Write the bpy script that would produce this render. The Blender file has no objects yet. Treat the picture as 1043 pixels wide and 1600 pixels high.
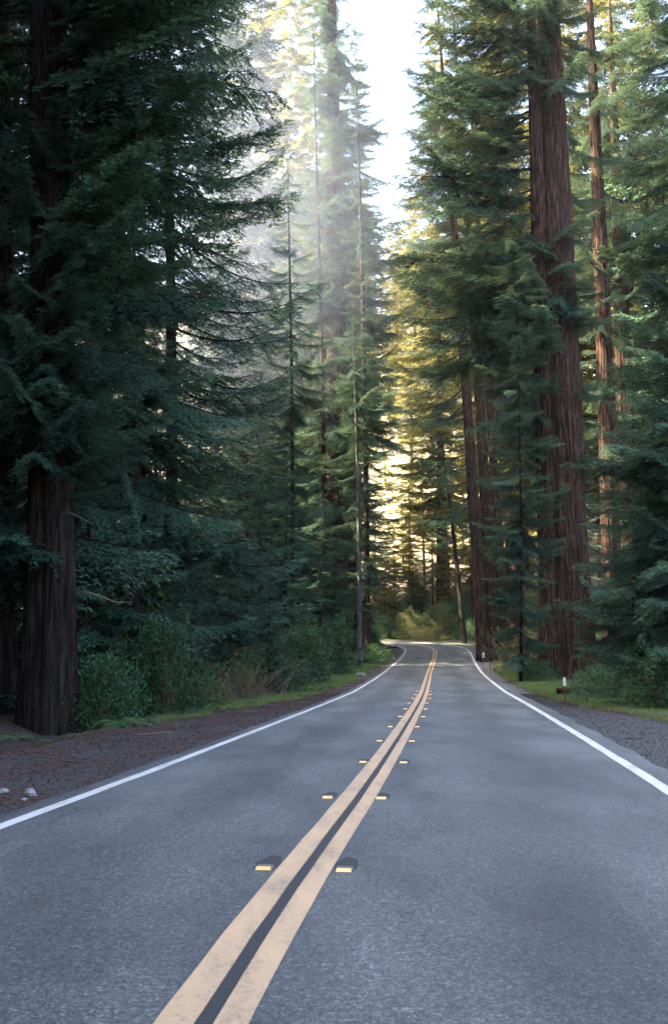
import bpy, math, random
import numpy as np
from mathutils import Vector, Matrix

# ------------------------------------------------------------------ camera, world, sun, exposure
sc = bpy.context.scene
COL = sc.collection
FPX, PITCH, EYE = 1650.0, math.atan(225 / 1650.0), 1.5
cam_d = bpy.data.cameras.new('camera')
cam_d.sensor_fit = 'VERTICAL'; cam_d.sensor_height = 36.0; cam_d.sensor_width = 24.0
cam_d.lens = FPX * 36.0 / 1600.0
cam_d.clip_start = 0.1; cam_d.clip_end = 3000
cam = bpy.data.objects.new('camera', cam_d); COL.objects.link(cam)
cam.location = (0, 0, EYE); cam.rotation_euler = (math.pi / 2 + PITCH, 0, 0)
cam_d.dof.use_dof = True; cam_d.dof.focus_distance = 55.0; cam_d.dof.aperture_fstop = 6.3
sc.camera = cam

SUN_EL, SUN_AZ = math.radians(47), math.radians(-90)      # azimuth from +Y, negative = to the left of the road
world = bpy.data.worlds.new('World'); sc.world = world; world.use_nodes = True
wn = world.node_tree.nodes; wl = world.node_tree.links
bg = wn.get('Background') or wn.new('ShaderNodeBackground')
sky = wn.new('ShaderNodeTexSky'); sky.sky_type = 'NISHITA'; sky.sun_disc = False
sky.sun_elevation = SUN_EL; sky.sun_rotation = SUN_AZ
sky.air_density = 1.0; sky.dust_density = 6.0; sky.ozone_density = 1.0
wl.new(sky.outputs[0], bg.inputs[0]); bg.inputs[1].default_value = 0.145
sun_d = bpy.data.lights.new('sun', 'SUN'); sun_d.energy = 5.0; sun_d.angle = math.radians(0.5); sun_d.color = (1.0, 0.84, 0.61)
sun = bpy.data.objects.new('sun', sun_d); COL.objects.link(sun)
sdir = Vector((math.sin(SUN_AZ) * math.cos(SUN_EL), math.cos(SUN_AZ) * math.cos(SUN_EL), math.sin(SUN_EL)))
sun.rotation_euler = sdir.to_track_quat('Z', 'Y').to_euler(); sun.location = sdir * 150
sc.view_settings.view_transform = 'Standard'; sc.view_settings.look = 'None'
sc.view_settings.exposure = 3.52; sc.view_settings.gamma = 1.0; sc.view_settings.use_curve_mapping = False
sc.cycles.max_bounces = 8; sc.cycles.diffuse_bounces = 4; sc.cycles.transmission_bounces = 4
sc.cycles.volume_bounces = 0; sc.cycles.glossy_bounces = 2
sc.cycles.volume_step_rate = 4.0
sc.render.use_persistent_data = False
HAZE = 0.0001
MIST = 0.0095
sc.cycles.use_denoising = True; sc.cycles.denoising_prefilter = 'ACCURATE'

# ------------------------------------------------------------------ small helpers
rng = np.random.default_rng(11)
UP = np.array([0, 0, 1.0])
YP = [-60, 45, 59, 71, 92, 104, 118, 133, 150, 175, 260, 420]
ZP = [0, 0, .2, .45, 1.15, 1.8, 2.55, 3.4, 4.0, 9, 62, 100]
def zr(y): return np.interp(y, YP, ZP)

def catmull(P, n=12):
    P = np.array(P, float); out = []
    Q = np.vstack([2 * P[0] - P[1], P, 2 * P[-1] - P[-2]])
    for i in range(1, len(Q) - 2):
        for t in np.arange(n) / n:
            a, b, c, d = Q[i - 1], Q[i], Q[i + 1], Q[i + 2]
            out.append(.5 * (2 * b + (c - a) * t + (2 * a - 5 * b + 4 * c - d) * t * t + (3 * b - a - 3 * c + d) * t ** 3))
    out.append(P[-1]); return np.array(out)
CL = catmull([(-1.75, -12), (-1.25, -5), (-.56, 4.6), (.3, 11.94), (1.25, 20.5), (2.71, 34.28), (4.09, 48.16), (6.28, 70.32),
              (8.51, 91.14), (9.85, 103.6), (10.42, 111), (10.25, 118.5), (8.6, 124), (4.5, 127.6), (-2, 129.4), (-14, 131.2), (-40, 134), (-90, 140)], 24)
seg = np.r_[0, np.cumsum(np.hypot(*np.diff(CL, axis=0).T))]
ss = np.arange(0, seg[-1], .6)
CL = np.c_[np.interp(ss, seg, CL[:, 0]), np.interp(ss, seg, CL[:, 1])]
k = np.ones(7) / 7
for _ in range(3):
    CL[3:-3] = np.c_[np.convolve(CL[:, 0], k, 'valid'), np.convolve(CL[:, 1], k, 'valid')]
TAN = np.gradient(CL, axis=0); TAN /= np.linalg.norm(TAN, axis=1)[:, None]
NRM = np.c_[TAN[:, 1], -TAN[:, 0]]                           # to the right of travel
HALF_L, HALF_R = 2.95, 3.4

def road_offset(x, y):
    """signed distance from the centre line, positive to the right"""
    p = np.c_[np.ravel(x), np.ravel(y)]; out = np.empty(len(p))
    for i in range(0, len(p), 4000):
        d = p[i:i + 4000, None, :] - CL[None, ::2, :]
        j = np.argmin((d ** 2).sum(2), axis=1)
        q = p[i:i + 4000] - CL[::2][j]
        out[i:i + 4000] = np.sign((q * NRM[::2][j]).sum(1)) * np.hypot(q[:, 0], q[:, 1])
    return out.reshape(np.shape(x))

def sn(x, y, s, seed=0):
    return (np.sin(x * 1.7 / s + seed) * np.cos(y * 1.3 / s + seed * 2.1) + .5 * np.sin((x + y) * 2.9 / s + seed * 1.3) * np.cos((x - y) * 2.3 / s)) / 1.5

def gz(x, y):
    x = np.asarray(x, float); y = np.asarray(y, float)
    o = road_offset(x, y)
    z = zr(y) - .07
    dl = np.clip(-o - HALF_L - 3.6, 0, 100); dr = np.clip(o - HALF_R - 3.2, 0, 100)
    side = np.clip(np.maximum(dl, dr) / 4, 0, 1)
    z = z + side * (.16 * sn(x, y, 3.0) + .10 * sn(x, y, 1.2, 2))
    z = z - .35 * np.exp(-((dl - 1.5) / 1.2) ** 2) * (dl > 0)
    z = z + np.clip(dl - 22, 0, 140) * .34 + np.clip(dr - 18, 0, 140) * .30  # valley sides; the left slope is added to help shade the road
    # earth bank on the inside of the bend
    dn = np.clip((-o - HALF_L - .8) / 1.6, 0, 1)
    z = z + 1.0 * dn * np.exp(-((x - 3.2) / 3.2) ** 2 - ((y - 117) / 4.5) ** 2)
    return z
def gz1(x, y): return float(gz(np.array([x]), np.array([y]))[0])

def spot(px, py, Y):
    """the world point at depth Y that the photo shows at pixel (px, py)"""
    u = (px - 521.5) / FPX; v = (800 - py) / FPX
    c, s = math.cos(PITCH), math.sin(PITCH)
    r = (u, c - v * s, s + v * c); t = Y / r[1]
    return np.array([r[0] * t, Y, EYE + r[2] * t])

def props(o, label=None, cat=None, group=None, kind=None):
    if label: o['label'] = label
    if cat: o['category'] = cat
    if group: o['group'] = group
    if kind: o['kind'] = kind
    return o

class Buf:
    """collects quads (and triangles as quads with a repeated corner dropped) for one mesh"""
    def __init__(s): s.v = []; s.f = []; s.m = []; s.t = []; s.n = 0
    def add(s, v, f, mat=0, tone=None):
        v = np.asarray(v, float); f = np.asarray(f, int)
        s.v.append(v); s.f.append(f + s.n); s.m.append(np.full(len(f), mat)); s.n += len(v)
        s.t.append(np.full(len(v), .5) if tone is None else np.broadcast_to(tone, (len(v),)).astype(float))
    def arrays(s): return np.vstack(s.v), np.vstack(s.f), np.concatenate(s.m), np.concatenate(s.t)
    def mesh(s, name, mats, smooth=False):
        v, f, m, t = s.arrays()
        me = bpy.data.meshes.new(name)
        me.vertices.add(len(v)); me.vertices.foreach_set('co', v.astype(np.float32).ravel())
        me.loops.add(f.size); me.loops.foreach_set('vertex_index', f.astype(np.int32).ravel())
        me.polygons.add(len(f))
        me.polygons.foreach_set('loop_start', (np.arange(len(f)) * 4).astype(np.int32))
        me.polygons.foreach_set('material_index', m.astype(np.int32))
        for mt in mats: me.materials.append(mt)
        a = me.attributes.new('tone', 'FLOAT', 'POINT'); a.data.foreach_set('value', t.astype(np.float32))
        me.update(calc_edges=True)
        me.polygons.foreach_set('use_smooth', np.full(len(f), smooth))
        me.validate()
        return me
    def obj(s, name, mats, parent=None, smooth=False):
        o = bpy.data.objects.new(name, s.mesh(name, mats, smooth)); COL.objects.link(o)
        if parent: o.parent = parent
        return o
def link(name, me, parent=None, loc=(0, 0, 0)):
    o = bpy.data.objects.new(name, me); COL.objects.link(o); o.location = loc
    if parent: o.parent = parent
    return o
def empty(name, loc): 
    o = bpy.data.objects.new(name, None); COL.objects.link(o); o.location = loc; o.empty_display_size = .3; return o

def tube(buf, pts, rad, n=6, mat=0, tone=None):
    pts = np.asarray(pts, float); rad = np.broadcast_to(rad, (len(pts),))
    t = np.gradient(pts, axis=0); t /= np.linalg.norm(t, axis=1)[:, None] + 1e-9
    ref = np.where(np.abs(t[:, 2:3]) > .9, np.array([[1., 0, 0]]), np.array([[0, 0, 1.]]))
    a = np.cross(t, ref); a /= np.linalg.norm(a, axis=1)[:, None]; b = np.cross(t, a)
    ang = np.arange(n) / n * 2 * np.pi
    v = pts[:, None] + rad[:, None, None] * (np.cos(ang)[None, :, None] * a[:, None] + np.sin(ang)[None, :, None] * b[:, None])
    i = np.arange(len(pts) - 1)[:, None] * n; j = np.arange(n)[None]; j2 = (j + 1) % n
    f = np.stack([i + j, i + j2, i + n + j2, i + n + j], -1).reshape(-1, 4)
    buf.add(v.reshape(-1, 3), f, mat, tone)

def leaves(buf, base, d, ln, wd, rg, mat=1, tone=None, fold=.25):
    """diamond leaf blades: base point, direction, length, width"""
    base = np.asarray(base); n = len(base); d = np.broadcast_to(np.asarray(d, float), (n, 3))
    d = d / (np.linalg.norm(d, axis=1)[:, None] + 1e-9)
    up = UP + rg.normal(0, .55, (n, 3)); s = np.cross(d, up); s /= np.linalg.norm(s, axis=1)[:, None] + 1e-9
    nn = np.cross(s, d)
    ln = np.broadcast_to(ln, (n,))[:, None]; wd = np.broadcast_to(wd, (n,))[:, None]
    tip = base + d * ln; mid = base + d * ln * .45
    v = np.stack([base, mid + s * wd * .5 - nn * wd * fold, tip, mid - s * wd * .5 - nn * wd * fold], 1).reshape(-1, 3)
    f = np.arange(n * 4).reshape(n, 4)
    tn = None if tone is None else np.repeat(np.broadcast_to(tone, (n,)), 4)
    buf.add(v, f, mat, tn)

# ------------------------------------------------------------------ materials
def nodes(name):
    m = bpy.data.materials.new(name); m.use_nodes = True; nt = m.node_tree
    b = nt.nodes['Principled BSDF']
    return m, nt, b
def N(nt, typ, **kw):
    n = nt.nodes.new(typ)
    for a, v in kw.items(): setattr(n, a, v)
    return n
def ramp(nt, fac, stops):
    r = N(nt, 'ShaderNodeValToRGB'); nt.links.new(fac, r.inputs[0])
    e = r.color_ramp.elements
    e[0].position, e[0].color = stops[0][0], (*stops[0][1], 1)
    e[1].position, e[1].color = stops[-1][0], (*stops[-1][1], 1)
    for p, c in stops[1:-1]:
        x = e.new(p); x.color = (*c, 1)
    return r.outputs[0]
def noise(nt, vec, scale, detail=4, rough=.6, dim='3D'):
    n = N(nt, 'ShaderNodeTexNoise'); n.inputs['Scale'].default_value = scale; n.inputs['Detail'].default_value = detail
    n.inputs['Roughness'].default_value = rough
    if vec is not None: nt.links.new(vec, n.inputs['Vector'])
    return n.outputs[0]
def mixc(nt, fac, a, b, mode='MIX'):
    m = N(nt, 'ShaderNodeMix', data_type='RGBA', blend_type=mode)
    for i, v in ((0, fac), (6, a), (7, b)):
        if isinstance(v, (int, float)): m.inputs[i].default_value = v
        elif isinstance(v, tuple): m.inputs[i].default_value = (*v, 1)
        else: nt.links.new(v, m.inputs[i])
    return m.outputs[2]
def mapping(nt, src, scale):
    m = N(nt, 'ShaderNodeMapping'); nt.links.new(src, m.inputs[0]); m.inputs['Scale'].default_value = scale; return m.outputs[0]
def math_(nt, op, a, b=None, clamp=False):
    m = N(nt, 'ShaderNodeMath', operation=op); m.use_clamp = clamp
    for i, v in ((0, a), (1, b)):
        if v is None: continue
        if isinstance(v, (int, float)): m.inputs[i].default_value = v
        else: nt.links.new(v, m.inputs[i])
    return m.outputs[0]
def bump(nt, b, h, strength=.5, dist=.02):
    n = N(nt, 'ShaderNodeBump'); n.inputs['Strength'].default_value = strength; n.inputs['Distance'].default_value = dist
    nt.links.new(h, n.inputs['Height']); nt.links.new(n.outputs[0], b.inputs['Normal'])
def texco(nt, out='Object'): return N(nt, 'ShaderNodeTexCoord').outputs[out]
def attr(nt, name, out='Fac'):
    a = N(nt, 'ShaderNodeAttribute', attribute_name=name); return a.outputs[out]

def foliage(name, dark, mid, light, trans=.35, rough=.55):
    m, nt, b = nodes(name)
    oi = N(nt, 'ShaderNodeObjectInfo').outputs['Random']
    t = attr(nt, 'tone')
    cl = noise(nt, mapping(nt, texco(nt), (.35, .35, .35)), 1.0, 2)
    v = math_(nt, 'ADD', math_(nt, 'MULTIPLY', t, .55), math_(nt, 'MULTIPLY', cl, .45))
    v = math_(nt, 'ADD', v, math_(nt, 'MULTIPLY', math_(nt, 'SUBTRACT', oi, .5), .36))
    c = ramp(nt, v, [(.2, dark), (.5, mid), (.8, light)])
    nt.links.new(c, b.inputs['Base Color']); b.inputs['Roughness'].default_value = rough
    b.inputs['Specular IOR Level'].default_value = .22
    tr = N(nt, 'ShaderNodeBsdfTranslucent'); c2 = mixc(nt, .42, c, (.17, .17, .03), 'MIX'); nt.links.new(c2, tr.inputs[0])
    mx = N(nt, 'ShaderNodeMixShader'); mx.inputs[0].default_value = trans
    nt.links.new(b.outputs[0], mx.inputs[1]); nt.links.new(tr.outputs[0], mx.inputs[2])
    nt.links.new(mx.outputs[0], nt.nodes['Material Output'].inputs['Surface'])
    return m
M = {}
M['needle'] = foliage('conifer_needles', (.007, .028, .018), (.025, .078, .050), (.075, .165, .095), trans=.25)
M['needle_sunlit'] = foliage('conifer_needles_sun_tint', (.06, .065, .016), (.16, .150, .036), (.30, .26, .08), trans=.55)  # needles painted yellower and brighter, sunlight put into the colour
M['shrub'] = foliage('shrub_leaves', (.014, .045, .022), (.036, .10, .045), (.10, .21, .09), rough=.38)
M['shrub_bright'] = foliage('bright_maple_leaves', (.03, .08, .02), (.075, .17, .035), (.14, .26, .06), trans=.4)
M['shrub_yellow'] = foliage('turning_leaves', (.05, .06, .02), (.11, .12, .035), (.20, .17, .05))
M['fern'] = foliage('fern_fronds', (.02, .06, .025), (.05, .13, .045), (.10, .20, .07))
M['grass'] = foliage('grass_blades', (.055, .09, .022), (.11, .19, .045), (.19, .26, .08))
M['moss_drape'] = foliage('pale_lichen_drape', (.06, .08, .045), (.11, .13, .075), (.17, .19, .11))

def bark(name, a, b_, c, streak=.35):
    m, nt, b = nodes(name)
    o = texco(nt)
    v1 = noise(nt, mapping(nt, o, (4.5, 4.5, .42)), 2.2, 8, .72)
    v2 = noise(nt, mapping(nt, o, (14, 14, 1.6)), 2.5, 5, .75)
    v3 = noise(nt, mapping(nt, o, (.5, .5, .12)), 1.5, 3, .6)
    col = ramp(nt, v1, [(.40, a), (.5, b_), (.61, c)])
    gry = ramp(nt, v3, [(.45, (0, 0, 0)), (.68, (1, 1, 1))])
    gm = math_(nt, 'MULTIPLY', gry, streak)
    col = mixc(nt, gm, col, mixc(nt, v2, (.03, .028, .025), (.17, .165, .15)))
    oi = N(nt, 'ShaderNodeObjectInfo').outputs['Random']
    col = mixc(nt, math_(nt, 'MULTIPLY', oi, .25), col, (.05, .036, .03))
    nt.links.new(col, b.inputs['Base Color']); b.inputs['Roughness'].default_value = .95; b.inputs['Specular IOR Level'].default_value = .12
    h = math_(nt, 'ADD', v1, math_(nt, 'MULTIPLY', v2, .4)); bump(nt, b, h, 1.0, .2)
    return m
M['bark_red'] = bark('redwood_bark', (.005, .003, .0022), (.042, .021, .012), (.135, .072, .044), .10)
M['bark_dark'] = bark('fir_bark', (.003, .0022, .0018), (.021, .014, .0095), (.062, .044, .032), .10)
M['bark_pale'] = bark('alder_bark', (.05, .045, .04), (.14, .13, .12), (.28, .27, .25), .5)
def plain(name, col, rough=.8, var=.3, scale=20, spec=.5):
    m, nt, b = nodes(name)
    n = noise(nt, texco(nt), scale, 5)
    d = tuple(c * (1 - var) for c in col); l = tuple(min(1, c * (1 + var)) for c in col)
    nt.links.new(ramp(nt, n, [(.3, d), (.7, l)]), b.inputs['Base Color'])
    b.inputs['Roughness'].default_value = rough; b.inputs['Specular IOR Level'].default_value = spec
    bump(nt, b, n, .4, .01)
    return m
M['twig'] = plain('dead_twigs', (.13, .09, .06), .85)
M['twig_pale'] = plain('bleached_dead_wood', (.38, .35, .30), .8)
M['litter'] = plain('redwood_litter', (.075, .030, .020), .9, .5, 9)
M['stone'] = plain('pale_stone', (.19, .185, .185), .8, .35, 14)
M['gravel'] = plain('gravel_stones', (.16, .155, .15), .85, .55, 3)
M['post'] = plain('brown_post', (.05, .05, .048), .6, .2)
M['plate'] = plain('white_reflective_plate', (.75, .73, .70), .35, .05)
M['marker'] = plain('reflector_body', (.11, .105, .10), .5, .3, 60)
M['marker_slot'] = plain('dark_patch', (.018, .018, .019), .7, .3, 40)

def asphalt():
    m, nt, b = nodes('asphalt')
    o = texco(nt)
    fine = noise(nt, o, 75, 3, .85); mid = noise(nt, o, 24, 4, .8)
    big = noise(nt, mapping(nt, o, (.5, .16, 1)), 1.6, 4, .6)
    off = attr(nt, 'off')
    col = ramp(nt, math_(nt, 'ADD', math_(nt, 'MULTIPLY', fine, .6), math_(nt, 'MULTIPLY', mid, .4)),
               [(.37, (.024, .026, .028)), (.5, (.072, .078, .077)), (.62, (.22, .222, .215))])
    agg = N(nt, 'ShaderNodeTexVoronoi'); agg.inputs['Scale'].default_value = 54; nt.links.new(o, agg.inputs['Vector'])
    sepc = N(nt, 'ShaderNodeSeparateColor'); nt.links.new(agg.outputs['Color'], sepc.inputs[0])
    stones = ramp(nt, sepc.outputs[0], [(0, (.6, .6, .61)), (.35, (.85, .85, .85)), (.75, (1.1, 1.1, 1.09)), (.93, (1.38, 1.37, 1.36)), (1, (1.75, 1.73, 1.7))])
    col = mixc(nt, 1.0, col, stones, 'MULTIPLY')
    # tyre-polished tracks and an oil-darkened lane middle
    wear = ramp(nt, big, [(.35, (.62, .63, .65)), (.65, (1.3, 1.3, 1.28))])
    col = mixc(nt, 1.0, col, wear, 'MULTIPLY')
    w = N(nt, 'ShaderNodeFloatCurve'); c = w.mapping.curves[0]
    nt.links.new(math_(nt, 'DIVIDE', math_(nt, 'ADD', off, 4.0), 8.0), w.inputs[1])
    c.points[0].location = (0, .5); c.points[1].location = (1, .5)
    for p, q in ((.12, .5), (.22, .58), (.31, .40), (.41, .58), (.5, .48), (.6, .58), (.71, .38), (.83, .58), (.93, .5)): c.points.new(p, q)
    col = mixc(nt, 1.0, col, ramp(nt, w.outputs[0], [(.35, (.68, .68, .68)), (.62, (1.15, 1.15, 1.15))]), 'MULTIPLY')
    # sealed cracks
    vor = N(nt, 'ShaderNodeTexVoronoi', feature='DISTANCE_TO_EDGE'); vor.inputs['Scale'].default_value = .14
    wob = noise(nt, o, 1.3, 5, .7); vv = N(nt, 'ShaderNodeVectorMath', operation='ADD')
    sc3 = N(nt, 'ShaderNodeVectorMath', operation='SCALE'); nt.links.new(wob, sc3.inputs[0]); sc3.inputs['Scale'].default_value = 1.5
    nt.links.new(o, vv.inputs[0]); nt.links.new(sc3.outputs[0], vv.inputs[1]); nt.links.new(vv.outputs[0], vor.inputs['Vector'])
    cr = ramp(nt, vor.outputs['Distance'], [(.0, (.55, .55, .55)), (.004, (1, 1, 1))])
    col = mixc(nt, .8, col, mixc(nt, 1.0, col, cr, 'MULTIPLY'))
    nt.links.new(col, b.inputs['Base Color'])
    nt.links.new(ramp(nt, mid, [(.3, (.5, .5, .5)), (.7, (.78, .78, .78))]), b.inputs['Roughness'])
    bump(nt, b, math_(nt, 'ADD', fine, mid), .9, .012)
    return m
M['asphalt'] = asphalt()
def paint(name, col, wear=.45):
    m, nt, b = nodes(name)
    o = texco(nt)
    n = noise(nt, o, 26, 6, .8); n2 = noise(nt, mapping(nt, o, (1, .25, 1)), 4, 4, .6)
    f = ramp(nt, math_(nt, 'ADD', math_(nt, 'MULTIPLY', n, .6), math_(nt, 'MULTIPLY', n2, .4)), [(.36, (.75, .75, .75)), (wear, (.1, .1, .1)), (.62, (0, 0, 0))])
    c = ramp(nt, n2, [(.3, tuple(x * .82 for x in col)), (.7, col)])
    nt.links.new(mixc(nt, f, c, (.12, .115, .11)), b.inputs['Base Color'])
    b.inputs['Roughness'].default_value = .6
    bump(nt, b, n, .6, .008)
    return m
M['white'] = paint('white_line_paint', (.60, .57, .53), .47)
M['yellow'] = paint('yellow_line_paint', (.56, .365, .20), .475)
m, nt, b = nodes('amber_reflector'); b.inputs['Base Color'].default_value = (.85, .47, .14, 1); b.inputs['Roughness'].default_value = .25
M['amber'] = m

def ground_mat():
    m, nt, b = nodes('forest_ground')
    o = texco(nt); off = attr(nt, 'off')
    n1 = noise(nt, o, 1.1, 5, .65); n2 = noise(nt, o, 14, 5, .75); n3 = noise(nt, o, 60, 3, .8)
    gravel = ramp(nt, n3, [(.3, (.035, .034, .033)), (.5, (.095, .092, .088)), (.72, (.26, .25, .24))])
    litter = ramp(nt, n2, [(.3, (.030, .014, .010)), (.5, (.085, .036, .024)), (.7, (.16, .085, .055))])
    soil = ramp(nt, n2, [(.3, (.022, .016, .011)), (.55, (.055, .036, .024)), (.75, (.07, .075, .03))])
    green = ramp(nt, n2, [(.3, (.035, .05, .015)), (.6, (.075, .12, .03)), (.8, (.12, .10, .045))])
    # distance outside the paved edge, wobbled
    a = math_(nt, 'ABSOLUTE', off)
    wob = math_(nt, 'MULTIPLY', math_(nt, 'SUBTRACT', n1, .5), 1.6)
    ed = math_(nt, 'ADD', attr(nt, 'edge'), wob)          # attribute: distance outside the road scaled by the local shoulder width
    f1 = ramp(nt, ed, [(.0, (0, 0, 0)), (1, (1, 1, 1))])
    def step(lo, hi):
        r = N(nt, 'ShaderNodeMapRange'); nt.links.new(ed, r.inputs[0]); r.inputs[1].default_value = lo; r.inputs[2].default_value = hi; return r.outputs[0]
    lit_in = ramp(nt, math_(nt, 'ADD', math_(nt, 'MULTIPLY', n1, .55), math_(nt, 'MULTIPLY', n2, .45)), [(.47, (0, 0, 0)), (.58, (1, 1, 1))])
    left = math_(nt, 'LESS_THAN', off, 0.0)
    lit_amt = math_(nt, 'MULTIPLY', lit_in, math_(nt, 'ADD', math_(nt, 'MULTIPLY', left, .75), .22))
    c = mixc(nt, lit_amt, mixc(nt, math_(nt, 'MULTIPLY', left, .45), gravel, (.03, .022, .018)), litter)
    c = mixc(nt, step(2.2, 2.9), c, litter)
    c = mixc(nt, step(3.1, 3.7), c, green)
    c = mixc(nt, step(4.8, 6.2), c, soil)
    glow_ground = ramp(nt, noise(nt, o, .35, 6, .7), [(.3, (.16, .15, .08)), (.5, (.28, .25, .15)), (.7, (.38, .34, .23))])  # far hillside ground, colour lightened to give a sunlit golden glow
    c = mixc(nt, attr(nt, 'glow_ground'), c, glow_ground)
    nt.links.new(c, b.inputs['Base Color']); b.inputs['Roughness'].default_value = .95
    bump(nt, b, math_(nt, 'ADD', n3, math_(nt, 'MULTIPLY', n2, 2.0)), 1.0, .05)
    return m
M['ground'] = ground_mat()

# ------------------------------------------------------------------ ground
def grid(xs, ys):
    X, Y = np.meshgrid(xs, ys); nx = len(xs)
    i = np.arange(len(ys) - 1)[:, None] * nx; j = np.arange(nx - 1)[None]
    f = np.stack([i + j, i + j + 1, i + nx + j + 1, i + nx + j], -1).reshape(-1, 4)
    return X.ravel(), Y.ravel(), f
xs = np.r_[np.arange(-330, -40, 12), np.arange(-40, -16, 2), np.arange(-16, 24, .5), np.arange(24, 50, 2), np.arange(50, 340, 12)]
ys = np.r_[np.arange(-80, -6, 6), np.arange(-6, 60, .5), np.arange(60, 150, 1), np.arange(150, 460, 8)]
gx, gy, gf = grid(xs, ys)
gh = gz(gx, gy); go = road_offset(gx, gy)
GB = Buf(); GB.add(np.c_[gx, gy, gh], gf)
ground = GB.obj('ground', [M['ground']], smooth=True); props(ground, kind='structure')
def shoulder_scale(off, y):
    """shoulder distance in units where 2.6 is the end of the gravel"""
    wl_ = np.interp(y, [0, 18, 27, 40, 60, 90, 130], [4.2, 3.6, 2.6, 1.3, 1.0, .9, 1.0])
    wr_ = np.interp(y, [0, 15, 25, 36, 50, 75, 100, 130], [3.6, 3.2, 2.5, 1.1, .7, .6, 2.0, 1.2])
    d = np.where(off < 0, -off - HALF_L - .15, off - HALF_R - .35)
    w = np.where(off < 0, wl_, wr_)
    e = np.where(d < w, d / w * 2.6, 2.6 + (d - w))
    return e + 2.6 * np.clip((e - 2.9) * 2, 0, 1) * (off < 0) * np.clip((27 - y) / 2, 0, 1)
for nm, val in (('off', go), ('edge', shoulder_scale(go, gy)), ('glow_ground', np.clip((gy - 172) / 14, 0, 1))):
    val = np.asarray(val)
    a = ground.data.attributes.new(nm, 'FLOAT', 'POINT'); a.data.foreach_set('value', val.astype(np.float32))

# ------------------------------------------------------------------ road and its markings
def strip(name, mat, a, b_, lift, parent=None, s0=0, s1=None, cols=2, ragged=0, kind=None):
    P, T, Q = CL[s0:s1], TAN[s0:s1], NRM[s0:s1]
    buf = Buf(); rows = []; offs = []
    for c in np.linspace(0, 1, cols):
        o = a + (b_ - a) * c
        o = np.full(len(P), o)
        if ragged and c in (0.0, 1.0): o = o + rng.normal(0, ragged, len(P))
        q = P + Q * o[:, None]
        crown = .0
        rows.append(np.c_[q, zr(P[:, 1]) * 1.0 + (zr(q[:, 1]) - zr(P[:, 1])) + lift]); offs.append(o)
    V = np.stack(rows, 1); n = V.shape[0]; 
    i = np.arange(n - 1)[:, None] * cols; j = np.arange(cols - 1)[None]
    f = np.stack([i + j, i + j + 1, i + cols + j + 1, i + cols + j], -1).reshape(-1, 4)
    buf.add(V.reshape(-1, 3), f)
    o = buf.obj(name, [mat], parent)
    at = o.data.attributes.new('off', 'FLOAT', 'POINT'); at.data.foreach_set('value', np.stack(offs, 1).ravel().astype(np.float32))
    if kind: props(o, kind=kind)
    return o
# drop side of the slab: extra rows go down at the edges
def road_obj():
    offs = [-HALF_L - .42, -HALF_L - .30, *np.linspace(-HALF_L - .1, HALF_R + .2, 12), HALF_R + .42, HALF_R + .56]
    zs = [-.12] + [0] * (len(offs) - 2) + [-.12]
    cols = len(offs); n = len(CL); V = np.zeros((n, cols, 3)); O = np.zeros((n, cols))
    jl = rng.normal(0, .025, n); jr = rng.normal(0, .03, n)
    for c, (o, z) in enumerate(zip(offs, zs)):
        oo = np.full(n, o)
        if c <= 1: oo = oo + jl
        if c >= cols - 2: oo = oo + jr
        q = CL + NRM * oo[:, None]
        V[:, c, :2] = q; V[:, c, 2] = zr(q[:, 1]) + z; O[:, c] = oo
    i = np.arange(n - 1)[:, None] * cols; j = np.arange(cols - 1)[None]
    f = np.stack([i + j, i + j + 1, i + cols + j + 1, i + cols + j], -1).reshape(-1, 4)
    buf = Buf(); buf.add(V.reshape(-1, 3), f)
    o = buf.obj('road', [M['asphalt']], smooth=True); props(o, kind='structure')
    at = o.data.attributes.new('off', 'FLOAT', 'POINT'); at.data.foreach_set('value', O.ravel().astype(np.float32))
    return o
road = road_obj()
strip('edge_line', M['white'], -HALF_L - .07, -HALF_L + .07, .004, road, ragged=.004)
strip('edge_line', M['white'], HALF_R - .08, HALF_R + .08, .004, road, ragged=.004)
strip('centre_line', M['yellow'], -.195, -.030, .008, road, ragged=.002)
strip('centre_line', M['yellow'], .048, .192, .008, road, ragged=.002)
strip('tar_seam', M['marker_slot'], -.026, .046, .0045, road, ragged=.003)

def cl_at(y):
    j = int(np.argmin(np.abs(CL[:190, 1] - y))); return CL[j], TAN[j], NRM[j]
# raised amber pavement markers, a pair every few metres
mk = Buf()
w, l0, l1, h = .058, -.07, .07, .022
V = [(-w, l0, 0), (w, l0, 0), (w, l1, 0), (-w, l1, 0), (-w * .9, l0 + .03, h), (w * .9, l0 + .03, h), (w * .9, l1 - .03, h), (-w * .9, l1 - .03, h)]
mk.add(V, [(3, 2, 6, 7), (0, 3, 7, 4), (1, 5, 6, 2), (4, 5, 6, 7)], 0)
mk_me = mk.mesh('marker_body', [M['marker']])
rf = Buf(); rf.add([(-w * .96, l0 - .002, .002), (w * .96, l0 - .002, .002), (w * .88, l0 + .028, h + .001), (-w * .88, l0 + .028, h + .001)], [(0, 1, 2, 3)]); rf_me = rf.mesh('reflector_face', [M['amber']])
sl = Buf(); sl.add([(-.066, l0 + .04, .002), (.064, l0 + .04, .002), (.085, .20, .0025), (.05, .44, .0025), (-.04, .52, .0025), (-.10, .22, .0025)], [(0, 1, 2, 5), (5, 2, 3, 4)]); sl_me = sl.mesh('slot_patch', [M['marker_slot']])  # flat dark patch in place of a sunk groove; depth is only painted
ordn = ['nearest', 'second', 'third', 'fourth', 'fifth', 'sixth', 'seventh', 'eighth', 'ninth', 'tenth', 'eleventh']
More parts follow.
